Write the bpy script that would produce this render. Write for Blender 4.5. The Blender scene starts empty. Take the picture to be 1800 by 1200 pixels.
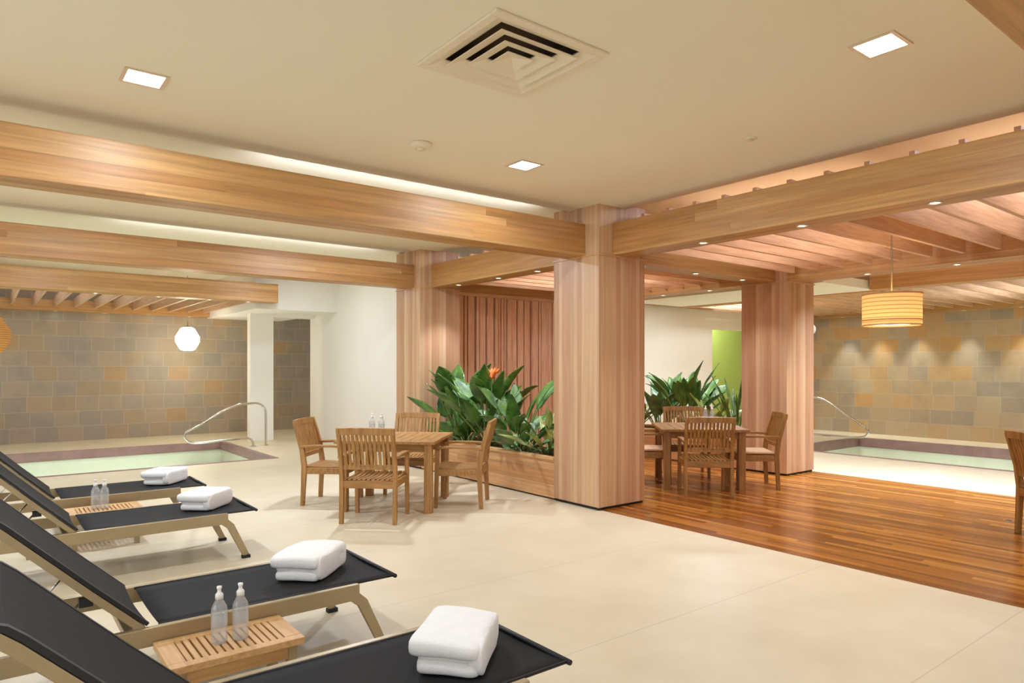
import bpy, bmesh, math, random
from mathutils import Vector, Matrix, Euler
random.seed(7)
SC = bpy.context.scene
COL = SC.collection
R = math.radians

# ------------------------------------------------------------------ camera
cam_d = bpy.data.cameras.new('camera'); cam = bpy.data.objects.new('camera', cam_d); COL.objects.link(cam)
ANG = math.atan2(1550, 1200)
FW = Vector((math.cos(ANG), math.sin(ANG), 0))
cam.location = (0, 0, 1.48)
cam.rotation_euler = FW.to_track_quat('-Z', 'Y').to_euler()
cam_d.sensor_width = 36; cam_d.lens = 24
cam_d.shift_y = 45/1800
cam_d.clip_start = 0.05
SC.camera = cam
# ------------------------------------------------------------------ world, exposure, daylight
w = bpy.data.worlds.new('world'); SC.world = w; w.use_nodes = True
w.node_tree.nodes['Background'].inputs[0].default_value = (0.9, 0.95, 1, 1)
w.node_tree.nodes['Background'].inputs[1].default_value = 0.6
SC.view_settings.view_transform = 'Standard'
SC.view_settings.look = 'None'
SC.view_settings.gamma = 1
SC.view_settings.use_curve_mapping = False
SC.view_settings.exposure = 0.0
SC.cycles.max_bounces = 10; SC.cycles.diffuse_bounces = 6; SC.cycles.glossy_bounces = 4
SC.cycles.transmission_bounces = 6; SC.cycles.transparent_max_bounces = 12
SC.cycles.use_denoising = True
SC.cycles.sample_clamp_indirect = 4
SC.cycles.caustics_reflective = False; SC.cycles.caustics_refractive = False

WB = (.86, 1.025, 1.34)     # lamp colours as the camera's white balance sees them
def wb(c): return tuple(a*b for a, b in zip(c, WB))
def area_light(name, loc, rot, sx, sy, power, color):
    d = bpy.data.lights.new(name, 'AREA'); d.shape = 'RECTANGLE'; d.size = sx; d.size_y = sy
    d.energy = power; d.color = wb(color)
    o = bpy.data.objects.new(name, d); COL.objects.link(o); o.location = loc; o.rotation_euler = rot
    return o
# added area lamps for unseen daylight left of and behind camera; no windows modelled
area_light('daylight_side', (-4.0, 3.0, 1.5), (0, R(-90), 0), 2.4, 8.0, 88, (1.0, .98, .95))
area_light('daylight_rear', (1.0, -2.8, 1.5), (R(90), 0, 0), 8.0, 2.4, 55, (1.0, .97, .93))

# ------------------------------------------------------------------ materials
MATS = {}
def nt(name):
    m = bpy.data.materials.new(name); m.use_nodes = True
    t = m.node_tree; b = t.nodes['Principled BSDF']; MATS[name] = m
    return m, t, b
def N(t, typ, **kw):
    n = t.nodes.new(typ)
    for k, v in kw.items():
        if k.startswith('i_'):
            n.inputs[int(k[2:])].default_value = v
        else: setattr(n, k, v)
    return n
def math_(t, op, a, b=None):
    n = t.nodes.new('ShaderNodeMath'); n.operation = op
    for i, v in enumerate((a, b)):
        if v is None: continue
        if isinstance(v, (int, float)): n.inputs[i].default_value = v
        else: t.links.new(v, n.inputs[i])
    return n.outputs[0]
def ramp(t, fac, stops, interp='LINEAR'):
    n = t.nodes.new('ShaderNodeValToRGB'); n.color_ramp.interpolation = interp
    cr = n.color_ramp
    while len(cr.elements) < len(stops): cr.elements.new(.5)
    for e, (p, c) in zip(cr.elements, stops):
        e.position = p; e.color = (*c, 1)
    t.links.new(fac, n.inputs[0]); return n.outputs[0]
def mixc(t, mode, fac, a, b):
    n = t.nodes.new('ShaderNodeMix'); n.data_type = 'RGBA'; n.blend_type = mode
    if isinstance(fac, (int, float)): n.inputs[0].default_value = fac
    else: t.links.new(fac, n.inputs[0])
    for i, v in ((6, a), (7, b)):
        if isinstance(v, tuple): n.inputs[i].default_value = (*v, 1)
        else: t.links.new(v, n.inputs[i])
    return n.outputs[2]
def srgb(r, g, b):
    f = lambda c: (c/255/12.92 if c/255 <= .04045 else ((c/255+.055)/1.055)**2.4)
    return (f(r), f(g), f(b))
def bump(t, b, h, strength=.3, dist=.01):
    n = t.nodes.new('ShaderNodeBump'); n.inputs['Strength'].default_value = strength; n.inputs['Distance'].default_value = dist
    t.links.new(h, n.inputs['Height']); t.links.new(n.outputs[0], b.inputs['Normal'])

def plain(name, col, rough=.6, var=.06, scale=3.0, metal=0, bumpy=0.0, bscale=60, spec=.5):
    m, t, b = nt(name)
    tc = N(t, 'ShaderNodeTexCoord')
    no = N(t, 'ShaderNodeTexNoise'); no.inputs['Scale'].default_value = scale; no.inputs['Detail'].default_value = 4
    t.links.new(tc.outputs['Object'], no.inputs['Vector'])
    c1 = tuple(max(0, c*(1-var)) for c in col); c2 = tuple(min(1, c*(1+var)) for c in col)
    t.links.new(ramp(t, no.outputs[0], [(.3, c1), (.7, c2)]), b.inputs['Base Color'])
    b.inputs['Roughness'].default_value = rough; b.inputs['Metallic'].default_value = metal
    b.inputs['Specular IOR Level'].default_value = spec
    if bumpy:
        n2 = N(t, 'ShaderNodeTexNoise'); n2.inputs['Scale'].default_value = bscale; n2.inputs['Detail'].default_value = 3
        t.links.new(tc.outputs['Object'], n2.inputs['Vector']); bump(t, b, n2.outputs[0], bumpy, .005)
    return m

def boards(name, axis, width, length, cols, rough=.45, groove=.03, gdark=.55, grain=.35, bumpstr=.35):
    """boards running along `axis`; neighbours counted over the sum of the two other coordinates"""
    m, t, b = nt(name)
    tc = N(t, 'ShaderNodeTexCoord'); sp = N(t, 'ShaderNodeSeparateXYZ'); t.links.new(tc.outputs['Object'], sp.inputs[0])
    o = [i for i in range(3) if i != axis]
    s = math_(t, 'ADD', sp.outputs[o[0]], sp.outputs[o[1]])
    s = math_(t, 'ADD', math_(t, 'DIVIDE', s, width), 500.0)
    idx = math_(t, 'FLOOR', s); fr = math_(t, 'FRACT', s)
    wn = N(t, 'ShaderNodeTexWhiteNoise', noise_dimensions='1D'); t.links.new(idx, wn.inputs['W'])
    al = math_(t, 'ADD', math_(t, 'DIVIDE', sp.outputs[axis], length), math_(t, 'MULTIPLY', wn.outputs['Value'], 7.3))
    ai = math_(t, 'FLOOR', al); af = math_(t, 'FRACT', al)
    cmb = N(t, 'ShaderNodeCombineXYZ'); t.links.new(idx, cmb.inputs[0]); t.links.new(ai, cmb.inputs[1])
    wn2 = N(t, 'ShaderNodeTexWhiteNoise', noise_dimensions='2D'); t.links.new(cmb.outputs[0], wn2.inputs['Vector'])
    n = len(cols)
    base = ramp(t, wn2.outputs['Value'], [(i/n, c) for i, c in enumerate(cols)], 'CONSTANT')
    mp = N(t, 'ShaderNodeMapping'); sc = [28, 28, 28]; sc[axis] = 1.3
    mp.inputs['Scale'].default_value = sc
    off = N(t, 'ShaderNodeCombineXYZ'); t.links.new(math_(t, 'MULTIPLY', wn2.outputs['Value'], 40.0), off.inputs[axis])
    t.links.new(off.outputs[0], mp.inputs['Location']); t.links.new(tc.outputs['Object'], mp.inputs['Vector'])
    no = N(t, 'ShaderNodeTexNoise'); no.inputs['Scale'].default_value = 1; no.inputs['Detail'].default_value = 5
    no.inputs['Roughness'].default_value = .6
    t.links.new(mp.outputs[0], no.inputs['Vector'])
    gr = ramp(t, no.outputs[0], [(.3, (1-grain,)*3), (.65, (1.0, 1.0, 1.0))])
    c = mixc(t, 'MULTIPLY', 1.0, base, gr)
    # seams between boards and at butt joints
    e = math_(t, 'LESS_THAN', math_(t, 'MINIMUM', fr, math_(t, 'SUBTRACT', 1.0, fr)), groove)
    e2 = math_(t, 'LESS_THAN', af, .004/length)
    seam = math_(t, 'MAXIMUM', e, e2)
    c = mixc(t, 'MIX', math_(t, 'MULTIPLY', seam, gdark), c, tuple(x*.25 for x in cols[0]))
    t.links.new(c, b.inputs['Base Color']); b.inputs['Roughness'].default_value = rough
    h = math_(t, 'SUBTRACT', math_(t, 'MULTIPLY', no.outputs[0], .25), seam)
    bump(t, b, h, bumpstr, .004)
    return m

def grainwood(name, axis, c1, c2, rough=.5):
    m, t, b = nt(name)
    tc = N(t, 'ShaderNodeTexCoord'); mp = N(t, 'ShaderNodeMapping'); sc = [45, 45, 45]; sc[axis] = 3
    mp.inputs['Scale'].default_value = sc; t.links.new(tc.outputs['Object'], mp.inputs[0])
    no = N(t, 'ShaderNodeTexNoise'); no.inputs['Scale'].default_value = 1; no.inputs['Detail'].default_value = 5
    t.links.new(mp.outputs[0], no.inputs['Vector'])
    t.links.new(ramp(t, no.outputs[0], [(.3, c1), (.7, c2)]), b.inputs['Base Color'])
    b.inputs['Roughness'].default_value = rough; bump(t, b, no.outputs[0], .12, .003)
    return m

def slate(name, axis, tw, th, cols, offset=.0):
    """irregular slate tiles; axis = the horizontal axis of the wall"""
    m, t, b = nt(name)
    tc = N(t, 'ShaderNodeTexCoord'); sp = N(t, 'ShaderNodeSeparateXYZ'); t.links.new(tc.outputs['Object'], sp.inputs[0])
    v = math_(t, 'ADD', math_(t, 'DIVIDE', sp.outputs[2], th), 100.0); row = math_(t, 'FLOOR', v); fv = math_(t, 'FRACT', v)
    wr = N(t, 'ShaderNodeTexWhiteNoise', noise_dimensions='1D'); t.links.new(row, wr.inputs['W'])
    u = math_(t, 'ADD', math_(t, 'ADD', math_(t, 'DIVIDE', sp.outputs[axis], tw), 100.0), math_(t, 'MULTIPLY', wr.outputs['Value'], 3.0))
    ci = math_(t, 'FLOOR', u); fu = math_(t, 'FRACT', u)
    cm = N(t, 'ShaderNodeCombineXYZ'); t.links.new(ci, cm.inputs[0]); t.links.new(row, cm.inputs[1])
    wn = N(t, 'ShaderNodeTexWhiteNoise', noise_dimensions='2D'); t.links.new(cm.outputs[0], wn.inputs['Vector'])
    n = len(cols)
    base = ramp(t, wn.outputs['Value'], [(i/n, c) for i, c in enumerate(cols)], 'CONSTANT')
    no = N(t, 'ShaderNodeTexNoise'); no.inputs['Scale'].default_value = 2.2; no.inputs['Detail'].default_value = 6; no.inputs['Roughness'].default_value = .65
    t.links.new(tc.outputs['Object'], no.inputs['Vector'])
    c = mixc(t, 'OVERLAY', .35, base, ramp(t, no.outputs[0], [(.25, srgb(124, 120, 116)), (.5, srgb(185, 170, 150)), (.75, srgb(198, 168, 126))]))
    eu = math_(t, 'LESS_THAN', math_(t, 'MINIMUM', fu, math_(t, 'SUBTRACT', 1.0, fu)), .006/tw)
    ev = math_(t, 'LESS_THAN', math_(t, 'MINIMUM', fv, math_(t, 'SUBTRACT', 1.0, fv)), .006/th)
    g = math_(t, 'MAXIMUM', eu, ev)
    c = mixc(t, 'MIX', math_(t, 'MULTIPLY', g, .45), c, srgb(196, 184, 164))
    t.links.new(c, b.inputs['Base Color']); b.inputs['Roughness'].default_value = .55
    bump(t, b, math_(t, 'SUBTRACT', no.outputs[0], math_(t, 'MULTIPLY', g, .5)), .4, .01)
    return m

cedar = [srgb(204, 164, 126), srgb(214, 176, 138), srgb(194, 150, 112), srgb(222, 186, 150), srgb(202, 156, 122), srgb(212, 174, 132), srgb(200, 156, 120)]
cedar_b = [srgb(200, 150, 90), srgb(194, 142, 82), srgb(206, 158, 98), srgb(184, 132, 74), srgb(200, 148, 90)]
boards('cedar_upright', 2, .06, 60, cedar, grain=.2, gdark=.4, groove=.025)
boards('cedar_beam_x', 0, .075, 4.6, cedar_b, grain=.34, gdark=.22, groove=.02)
boards('cedar_beam_y', 1, .075, 4.6, cedar_b, grain=.34, gdark=.22, groove=.02)
rosy = [srgb(214, 166, 134), srgb(222, 176, 146), srgb(204, 154, 120)]
grainwood('slat_x', 0, srgb(208, 164, 124), srgb(232, 194, 156))
grainwood('slat_y', 1, srgb(196, 158, 126), srgb(220, 186, 154))
grainwood('slat_z', 2, srgb(206, 160, 126), srgb(234, 196, 164))
boards('planter_x', 1, .16, 2.4, [srgb(206, 150, 96), srgb(220, 168, 116), srgb(196, 138, 84)], groove=.012)
boards('deck', 1, .062, 1.3, [srgb(168, 102, 38), srgb(190, 122, 50), srgb(140, 80, 28), srgb(204, 138, 64), srgb(174, 108, 42), srgb(150, 88, 34)], rough=.2, groove=.014, gdark=.35, grain=.35, bumpstr=.08)
TK1, TK2 = srgb(146, 102, 50), srgb(184, 138, 80)
for i, a in enumerate('xyz'): grainwood('teak_'+a, i, TK1, TK2, .45)
TD1, TD2 = srgb(126, 88, 38), srgb(172, 124, 62)
for i, a in enumerate('xyz'): grainwood('darkteak_'+a, i, TD1, TD2, .4)
for i, a in enumerate('xyz'): grainwood('bench_'+a, i, srgb(192, 146, 92), srgb(218, 176, 122), .45)
plain('ceiling_paint', srgb(238, 231, 209), .9, .02, .6)
plain('cream_paint', srgb(240, 232, 212), .85, .02, .8)
plain('white_paint', srgb(243, 239, 232), .85, .015, .8)
plain('green_paint', srgb(176, 186, 84), .85, .03, .8)
plain('vent_enamel', srgb(232, 220, 194), .5, .01)
plain('dark_void', srgb(96, 80, 58), .9)
plain('white_plastic', srgb(240, 236, 228), .35, .01)
plain('towel_terry', srgb(246, 245, 242), .95, .02, 20, bumpy=.5, bscale=260)
plain('sling', (.017, .0165, .0155), .7, .2, 300, bumpy=.25, bscale=700, spec=.2)
plain('sling_edge', (.008, .008, .008), .5)
plain('bronze_rail', srgb(170, 152, 118), .36, .05, 8, metal=.55)
plain('rubber', (.012, .012, .012), .7)
plain('steel', (.62, .60, .56), .16, .02, metal=1)
plain('trim_metal', srgb(220, 210, 190), .35, .02, metal=.6)
plain('stem_green', srgb(110, 134, 70), .5, .2, 8)
plain('soil', srgb(52, 40, 30), .95, .4, 30, bumpy=.8, bscale=40)
plain('petal_orange', srgb(238, 120, 40), .5, .1, 20)
plain('bottle_cap', srgb(244, 243, 238), .35, .01)
plain('pool_stone', srgb(150, 116, 112), .45, .15, 5, bumpy=.2, bscale=20)
plain('pool_plaster', srgb(240, 240, 226), .7, .05, 3)
plain('seat_pad', srgb(226, 190, 150), .8, .04, 30)

def leafmat(name, a, b_):
    m, t, b = nt(name)
    tc = N(t, 'ShaderNodeTexCoord'); no = N(t, 'ShaderNodeTexNoise'); no.inputs['Scale'].default_value = 6
    t.links.new(tc.outputs['Object'], no.inputs['Vector'])
    t.links.new(ramp(t, no.outputs[0], [(.3, a), (.7, b_)]), b.inputs['Base Color'])
    b.inputs['Roughness'].default_value = .35
    bump(t, b, no.outputs[0], .2, .01)
leafmat('leaf_deep', srgb(44, 84, 38), srgb(96, 138, 54))
leafmat('leaf_blue', srgb(62, 98, 70), srgb(116, 150, 88))
leafmat('leaf_light', srgb(112, 140, 60), srgb(182, 190, 110))

# stone floor: pale slabs with thin joints across
def stone_floor():
    m, t, b = nt('stone_floor')
    tc = N(t, 'ShaderNodeTexCoord'); sp = N(t, 'ShaderNodeSeparateXYZ'); t.links.new(tc.outputs['Object'], sp.inputs[0])
    no = N(t, 'ShaderNodeTexNoise'); no.inputs['Scale'].default_value = 1.6; no.inputs['Detail'].default_value = 7; no.inputs['Roughness'].default_value = .6
    t.links.new(tc.outputs['Object'], no.inputs['Vector'])
    c = ramp(t, no.outputs[0], [(.3, srgb(212, 198, 167)), (.7, srgb(224, 211, 182))])
    f = math_(t, 'FRACT', math_(t, 'ADD', math_(t, 'DIVIDE', math_(t, 'ADD', sp.outputs[1], -1.38), 1.22), 50.0))
    g = math_(t, 'LESS_THAN', f, .006)
    c = mixc(t, 'MIX', math_(t, 'MULTIPLY', g, .3), c, srgb(150, 130, 100))
    t.links.new(c, b.inputs['Base Color']); b.inputs['Roughness'].default_value = .42
    b.inputs['Specular IOR Level'].default_value = .35
stone_floor()
slate('slate_far', 0, .40, .30, [srgb(166, 152, 134), srgb(170, 158, 142), srgb(160, 152, 138), srgb(172, 156, 136), srgb(156, 150, 140), srgb(168, 154, 132), srgb(168, 152, 132), srgb(164, 154, 142), srgb(176, 152, 120), srgb(162, 152, 142), srgb(168, 156, 142), srgb(164, 155, 146), srgb(170, 158, 144), srgb(160, 152, 144)])
slate('slate_right', 1, .40, .30, [srgb(182, 164, 136), srgb(190, 168, 134), srgb(176, 162, 140), srgb(196, 166, 122), srgb(168, 158, 142), srgb(188, 172, 144), srgb(200, 162, 108), srgb(180, 166, 144), srgb(186, 172, 148), srgb(196, 170, 128)])

def emis(name, col, strength):
    m, t, b = nt(name)
    b.inputs['Base Color'].default_value = (*col, 1); b.inputs['Emission Color'].default_value = (*col, 1)
    b.inputs['Emission Strength'].default_value = strength
emis('downlight_glow', (1, .96, .88), 14)
emis('spot_glow', (1, .88, .70), 9)
emis('cove_glow', (.9, .98, 1.1), 3.5)
emis('lantern_glow', (1, .90, .72), 9)
emis('bulb_glow', (1, .8, .5), 6)

def clear(name, tint, alpha, rough=.05, fres=1.45):
    m, t, b = nt(name); t.nodes.remove(b)
    out = [n for n in t.nodes if n.type == 'OUTPUT_MATERIAL'][0]
    tr = N(t, 'ShaderNodeBsdfTransparent'); tr.inputs[0].default_value = (*tint, 1)
    gl = N(t, 'ShaderNodeBsdfGlossy'); gl.inputs['Roughness'].default_value = rough
    fr = N(t, 'ShaderNodeLayerWeight'); fr.inputs[0].default_value = .25
    mx = N(t, 'ShaderNodeMixShader')
    t.links.new(math_(t, 'ADD', math_(t, 'MULTIPLY', fr.outputs[1], fres), alpha), mx.inputs[0]); t.links.new(tr.outputs[0], mx.inputs[1]); t.links.new(gl.outputs[0], mx.inputs[2])
    t.links.new(mx.outputs[0], out.inputs[0])
    return t, gl, fr
t_, gl_, fr_ = clear('clear_plastic', (.97, .98, .98), .05, .05, .5)
o_ = [n for n in t_.nodes if n.type == 'OUTPUT_MATERIAL'][0]; m1_ = o_.inputs[0].links[0].from_node
df_ = N(t_, 'ShaderNodeBsdfTranslucent'); df_.inputs[0].default_value = (.95, .96, .97, 1); d2_ = N(t_, 'ShaderNodeBsdfDiffuse'); d2_.inputs[0].default_value = (.95, .96, .97, 1)
a_ = N(t_, 'ShaderNodeMixShader'); a_.inputs[0].default_value = .5; t_.links.new(df_.outputs[0], a_.inputs[1]); t_.links.new(d2_.outputs[0], a_.inputs[2])
m2_ = N(t_, 'ShaderNodeMixShader'); m2_.inputs[0].default_value = .22; t_.links.new(m1_.outputs[0], m2_.inputs[1]); t_.links.new(a_.outputs[0], m2_.inputs[2]); t_.links.new(m2_.outputs[0], o_.inputs[0])
clear('water_in_bottle', (.95, .97, .98), .0, .02, .3)
t_, gl_, fr_ = clear('pool_water', (.93, .98, .90), .0, .03, .22)
n_ = N(t_, 'ShaderNodeTexNoise'); n_.inputs['Scale'].default_value = 3.5
tc_ = N(t_, 'ShaderNodeTexCoord'); t_.links.new(tc_.outputs['Object'], n_.inputs['Vector'])
bp_ = N(t_, 'ShaderNodeBump'); bp_.inputs['Strength'].default_value = .08; bp_.inputs['Distance'].default_value = .02
t_.links.new(n_.outputs[0], bp_.inputs['Height']); t_.links.new(bp_.outputs[0], gl_.inputs['Normal']); t_.links.new(bp_.outputs[0], fr_.inputs['Normal'])

def shade_mat(name, col, em):
    m, t, b = nt(name)
    tc = N(t, 'ShaderNodeTexCoord'); sp = N(t, 'ShaderNodeSeparateXYZ'); t.links.new(tc.outputs['Object'], sp.inputs[0])
    st = math_(t, 'FRACT', math_(t, 'MULTIPLY', sp.outputs[2], 26.0))
    k = math_(t, 'GREATER_THAN', st, .22)
    c = mixc(t, 'MIX', k, tuple(x*.55 for x in col), col)
    t.links.new(c, b.inputs['Base Color']); b.inputs['Roughness'].default_value = .7
    tl = N(t, 'ShaderNodeBsdfTranslucent'); t.links.new(c, tl.inputs[0])
    mx = N(t, 'ShaderNodeMixShader'); mx.inputs[0].default_value = .6
    out = [n for n in t.nodes if n.type == 'OUTPUT_MATERIAL'][0]
    t.links.new(b.outputs[0], mx.inputs[1]); t.links.new(tl.outputs[0], mx.inputs[2]); t.links.new(mx.outputs[0], out.inputs[0])
    t.links.new(c, b.inputs['Emission Color']); b.inputs['Emission Strength'].default_value = em
shade_mat('woven_shade', srgb(244, 214, 160), .5)
shade_mat('amber_shade', srgb(226, 180, 112), .25)

# ------------------------------------------------------------------ mesh helpers
class MB:
    def __init__(s): s.v = []; s.f = []; s.smooth = []
    def add(s, vs, fs, smooth=False):
        o = len(s.v); s.v += [tuple(v) for v in vs]
        for f in fs: s.f.append([i+o for i in f]); s.smooth.append(smooth)
        return s
    def box(s, x0, y0, z0, x1, y1, z1, M=None):
        vs = [Vector((x, y, z)) for z in (z0, z1) for y in (y0, y1) for x in (x0, x1)]
        if M: vs = [M @ v for v in vs]
        return s.add(vs, [(0, 2, 3, 1), (4, 5, 7, 6), (0, 1, 5, 4), (2, 6, 7, 3), (0, 4, 6, 2), (1, 3, 7, 5)])
    def bar(s, p0, p1, w, h, up=(0, 0, 1)):
        p0 = Vector(p0); p1 = Vector(p1); d = (p1-p0).normalized(); upv = Vector(up)
        sd = d.cross(upv)
        if sd.length < 1e-4: sd = d.cross(Vector((1, 0, 0)))
        sd.normalize(); u = sd.cross(d)
        vs = []
        for p in (p0, p1):
            for a, b in ((-1, -1), (1, -1), (1, 1), (-1, 1)): vs.append(p+sd*a*w/2+u*b*h/2)
        return s.add(vs, [(0, 3, 2, 1), (4, 5, 6, 7), (0, 1, 5, 4), (1, 2, 6, 5), (2, 3, 7, 6), (3, 0, 4, 7)])
    def strip(s, pts, w, hs, side):
        """swept rectangular bar along pts; side = width direction"""
        side = Vector(side).normalized(); pts = [Vector(p) for p in pts]; n = len(pts); vs = []
        for i, p in enumerate(pts):
            d = (pts[min(i+1, n-1)]-pts[max(i-1, 0)]).normalized(); u = side.cross(d).normalized()
            h = hs[i] if isinstance(hs, (list, tuple)) else hs
            for a, b in ((-1, -1), (1, -1), (1, 1), (-1, 1)): vs.append(p+side*a*w/2+u*b*h/2)
        fs = [(0, 1, 2, 3), tuple(reversed(range(4*n-4, 4*n)))]
        for i in range(n-1):
            for k in range(4): a = 4*i+k; b = 4*i+(k+1) % 4; fs.append((a, a+4, b+4, b))
        return s.add(vs, fs)
    def tube(s, pts, r, seg=10):
        pts = [Vector(p) for p in pts]; n = len(pts); vs = []; ref = None
        for i, p in enumerate(pts):
            d = (pts[min(i+1, n-1)]-pts[max(i-1, 0)]).normalized()
            if ref is None: ref = d.orthogonal().normalized()
            ref = (ref-d*ref.dot(d)).normalized(); q = d.cross(ref); rr = r[i] if isinstance(r, (list, tuple)) else r
            for k in range(seg):
                a = 2*math.pi*k/seg; vs.append(p+(ref*math.cos(a)+q*math.sin(a))*rr)
        fs = [tuple(reversed(range(seg))), tuple(range(seg*(n-1), seg*n))]
        for i in range(n-1):
            for k in range(seg): fs.append((i*seg+k, i*seg+(k+1) % seg, (i+1)*seg+(k+1) % seg, (i+1)*seg+k))
        return s.add(vs, fs, True)
    def lathe(s, prof, c=(0, 0, 0), seg=24, cap=True):
        n = len(prof); vs = []
        for r, z in prof:
            for k in range(seg):
                a = 2*math.pi*k/seg; vs.append((c[0]+r*math.cos(a), c[1]+r*math.sin(a), c[2]+z))
        fs = []
        if cap: fs += [tuple(reversed(range(seg))), tuple(range(seg*(n-1), seg*n))]
        for i in range(n-1):
            for k in range(seg): fs.append((i*seg+k, i*seg+(k+1) % seg, (i+1)*seg+(k+1) % seg, (i+1)*seg+k))
        return s.add(vs, fs, True)
    def prism(s, poly, axis, a0, a1):
        """poly: 2-D points in the plane across `axis` (in x,y,z order), extruded a0..a1"""
        def p3(p, a):
            q = list(p); q.insert(axis, a); return tuple(q)
        n = len(poly); vs = [p3(p, a0) for p in poly]+[p3(p, a1) for p in poly]
        fs = [tuple(range(n)), tuple(reversed(range(n, 2*n)))]+[(i, n+i, n+(i+1) % n, (i+1) % n) for i in range(n)]
        return s.add(vs, fs)
    def build(s, name, mat, parent=None, bevel=0, subsurf=0, mats=None):
        me = bpy.data.meshes.new(name); me.from_pydata(s.v, [], s.f)
        for p, sm in zip(me.polygons, s.smooth): p.use_smooth = sm
        bm = bmesh.new(); bm.from_mesh(me); bmesh.ops.recalc_face_normals(bm, faces=bm.faces); bm.to_mesh(me); bm.free()
        me.materials.append(MATS[mat])
        o = bpy.data.objects.new(name, me); COL.objects.link(o)
        if parent: o.parent = parent
        if bevel:
            b = o.modifiers.new('edge', 'BEVEL'); b.width = bevel; b.segments = 2; b.limit_method = 'ANGLE'
        if subsurf:
            b = o.modifiers.new('round', 'SUBSURF'); b.levels = subsurf; b.render_levels = subsurf
        return o
def tag(o, label=None, cat=None, group=None, kind=None):
    if label: o['label'] = label
    if cat: o['category'] = cat
    if group: o['group'] = group
    if kind: o['kind'] = kind
    return o
def empty(name, loc, rz=0):
    o = bpy.data.objects.new(name, None); COL.objects.link(o); o.location = loc; o.rotation_euler = (0, 0, rz); o.empty_display_size = .1
    return o
def copy_tree(o, parent=None):
    c = o.copy(); COL.objects.link(c)
    if parent: c.parent = parent
    for ch in list(o.children): copy_tree(ch, c)
    return c
def struct(name, mb, mat, label, cat, parent=None, bevel=0):
    o = mb.build(name, mat, parent, bevel); tag(o, label, cat, kind='structure'); return o

# ------------------------------------------------------------------ room shell
XW, YW, XR, YR, YF = -4.2, -3.0, 15.6, 8.95, 16.2      # left, back, right tile wall, right rear wall, far tile wall
H, HR = 3.16, 3.34                                    # ceiling panel, recess over beams and canopies
PL = (-3.0, 3.8, 11.1, 14.35)                          # left pool x0 x1 y0 y1
PR = (11.5, 14.6, -2.0, 6.95)                          # right pool
def floor_rects(mb, x0, x1, y0, y1, hole=None, z=0, t=.2):
    if not hole: mb.box(x0, y0, z-t, x1, y1, z); return
    a, b, c, d = hole
    mb.box(x0, y0, z-t, x1, c, z); mb.box(x0, d, z-t, x1, y1, z); mb.box(x0, c, z-t, a, d, z); mb.box(b, c, z-t, x1, d, z)
fl = MB(); floor_rects(fl, XW, 5.05, YW, 9.0); floor_rects(fl, XW, 7.0, 9.0, YF, PL); floor_rects(fl, 9.3, XR, YW, 9.0, PR)
floor_rects(fl, 7.0, XR, 9.0, 12.0)
struct('floor', fl, 'stone_floor', 'pale beige stone floor of large slabs with thin joints', 'floor')
dk = MB(); dk.box(5.05, YW, -.2, 9.3, 9.0, .004)
struct('floor_wood', dk, 'deck', 'glossy orange brown strip wood floor around the dining table', 'floor')
# walls
struct('wall_far', MB().box(XW, YF, -.2, 7.0, YF+.2, HR), 'slate_far', 'grey and tan slate tiled wall behind the left pool', 'wall')
struct('wall_right', MB().box(XR, YW, -.2, XR+.2, YR, HR), 'slate_right', 'ochre and grey slate tiled wall behind the right pool', 'wall')
struct('wall_left', MB().box(XW-.2, YW, -.2, XW, YF+.2, HR), 'cream_paint', 'cream wall along the sun loungers', 'wall')
struct('wall_back', MB().box(XW-.2, YW-.2, -.2, XR+.2, YW, HR), 'cream_paint', 'cream wall at the rear', 'wall')
ws = MB(); ws.box(5.55, 9.3, 0, 5.75, 14.25, HR)
struct('wall_side', ws, 'white_paint', 'plain white wall running from the slatted pier back to the doorway', 'wall')
wd = MB(); wd.box(4.22, 14.0, 0, 4.68, 14.2, HR); wd.box(4.68, 14.0, 2.5, 5.55, 14.2, HR)
struct('wall_door', wd, 'white_paint', 'white pier and header around the narrow doorway', 'wall')
wr = MB(); wr.box(8.7, YR, 0, 12.36, YR+.2, HR); wr.box(12.36, YR, 2.3, XR, YR+.2, HR); wr.box(14.6, YR, 0, XR, YR+.2, 2.3)
struct('wall_rear', wr, 'cream_paint', 'cream wall beyond the far planter with a tall opening', 'wall')
struct('wall_green', MB().box(11.5, 10.2, 0, XR+2, 10.4, HR), 'green_paint', 'yellow green wall seen through the opening behind the far plants', 'wall')
# dropped soffits
so = MB(); so.box(3.95, 12.8, 2.56, 5.55, YF, HR)
struct('soffit', so, 'white_paint', 'white dropped soffit in front of the doorway beside the left pool', 'ceiling')
so = MB(); so.box(9.3, 4.9, 2.67, 10.9, 8.6, 2.8)
struct('soffit', so, 'cream_paint', 'pale dropped soffit behind the far right pier', 'ceiling')
# ceiling: panels with raised recesses over the beams
ce = MB()
ce.box(XW, .70, H, 2.27-.33, 5.45, H+.04); ce.box(2.27+.33, .70, H, 5.42, 5.45, H+.04); ce.box(2.27-.33, .70, H, 2.27+.33, 2.94-.33, H+.04); ce.box(2.27-.33, 2.94+.33, H, 2.27+.33, 5.45, H+.04); ce.box(XW, YW, H+.03, 5.42, .70, H+.07)
ce.box(XW, 5.45, H+.03, 5.42, 9.04, H+.07); ce.box(XW, 9.04, H+.06, 5.55, 12.6, H+.1)
struct('ceiling', ce, 'ceiling_paint', 'flat beige ceiling panels above the stone floor', 'ceiling')
struct('ceiling_slab', MB().box(XW, YW, HR, XR, YF, HR+.1), 'ceiling_paint', 'upper ceiling above beams and slats', 'ceiling')
ed = MB(); ed.box(5.40, YW, H+.07, 5.42, 9.0, HR)
struct('trim_1', ed, 'ceiling_paint', 'beige upstand along the edge of the ceiling beside the slat canopies', 'trim')

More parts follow.
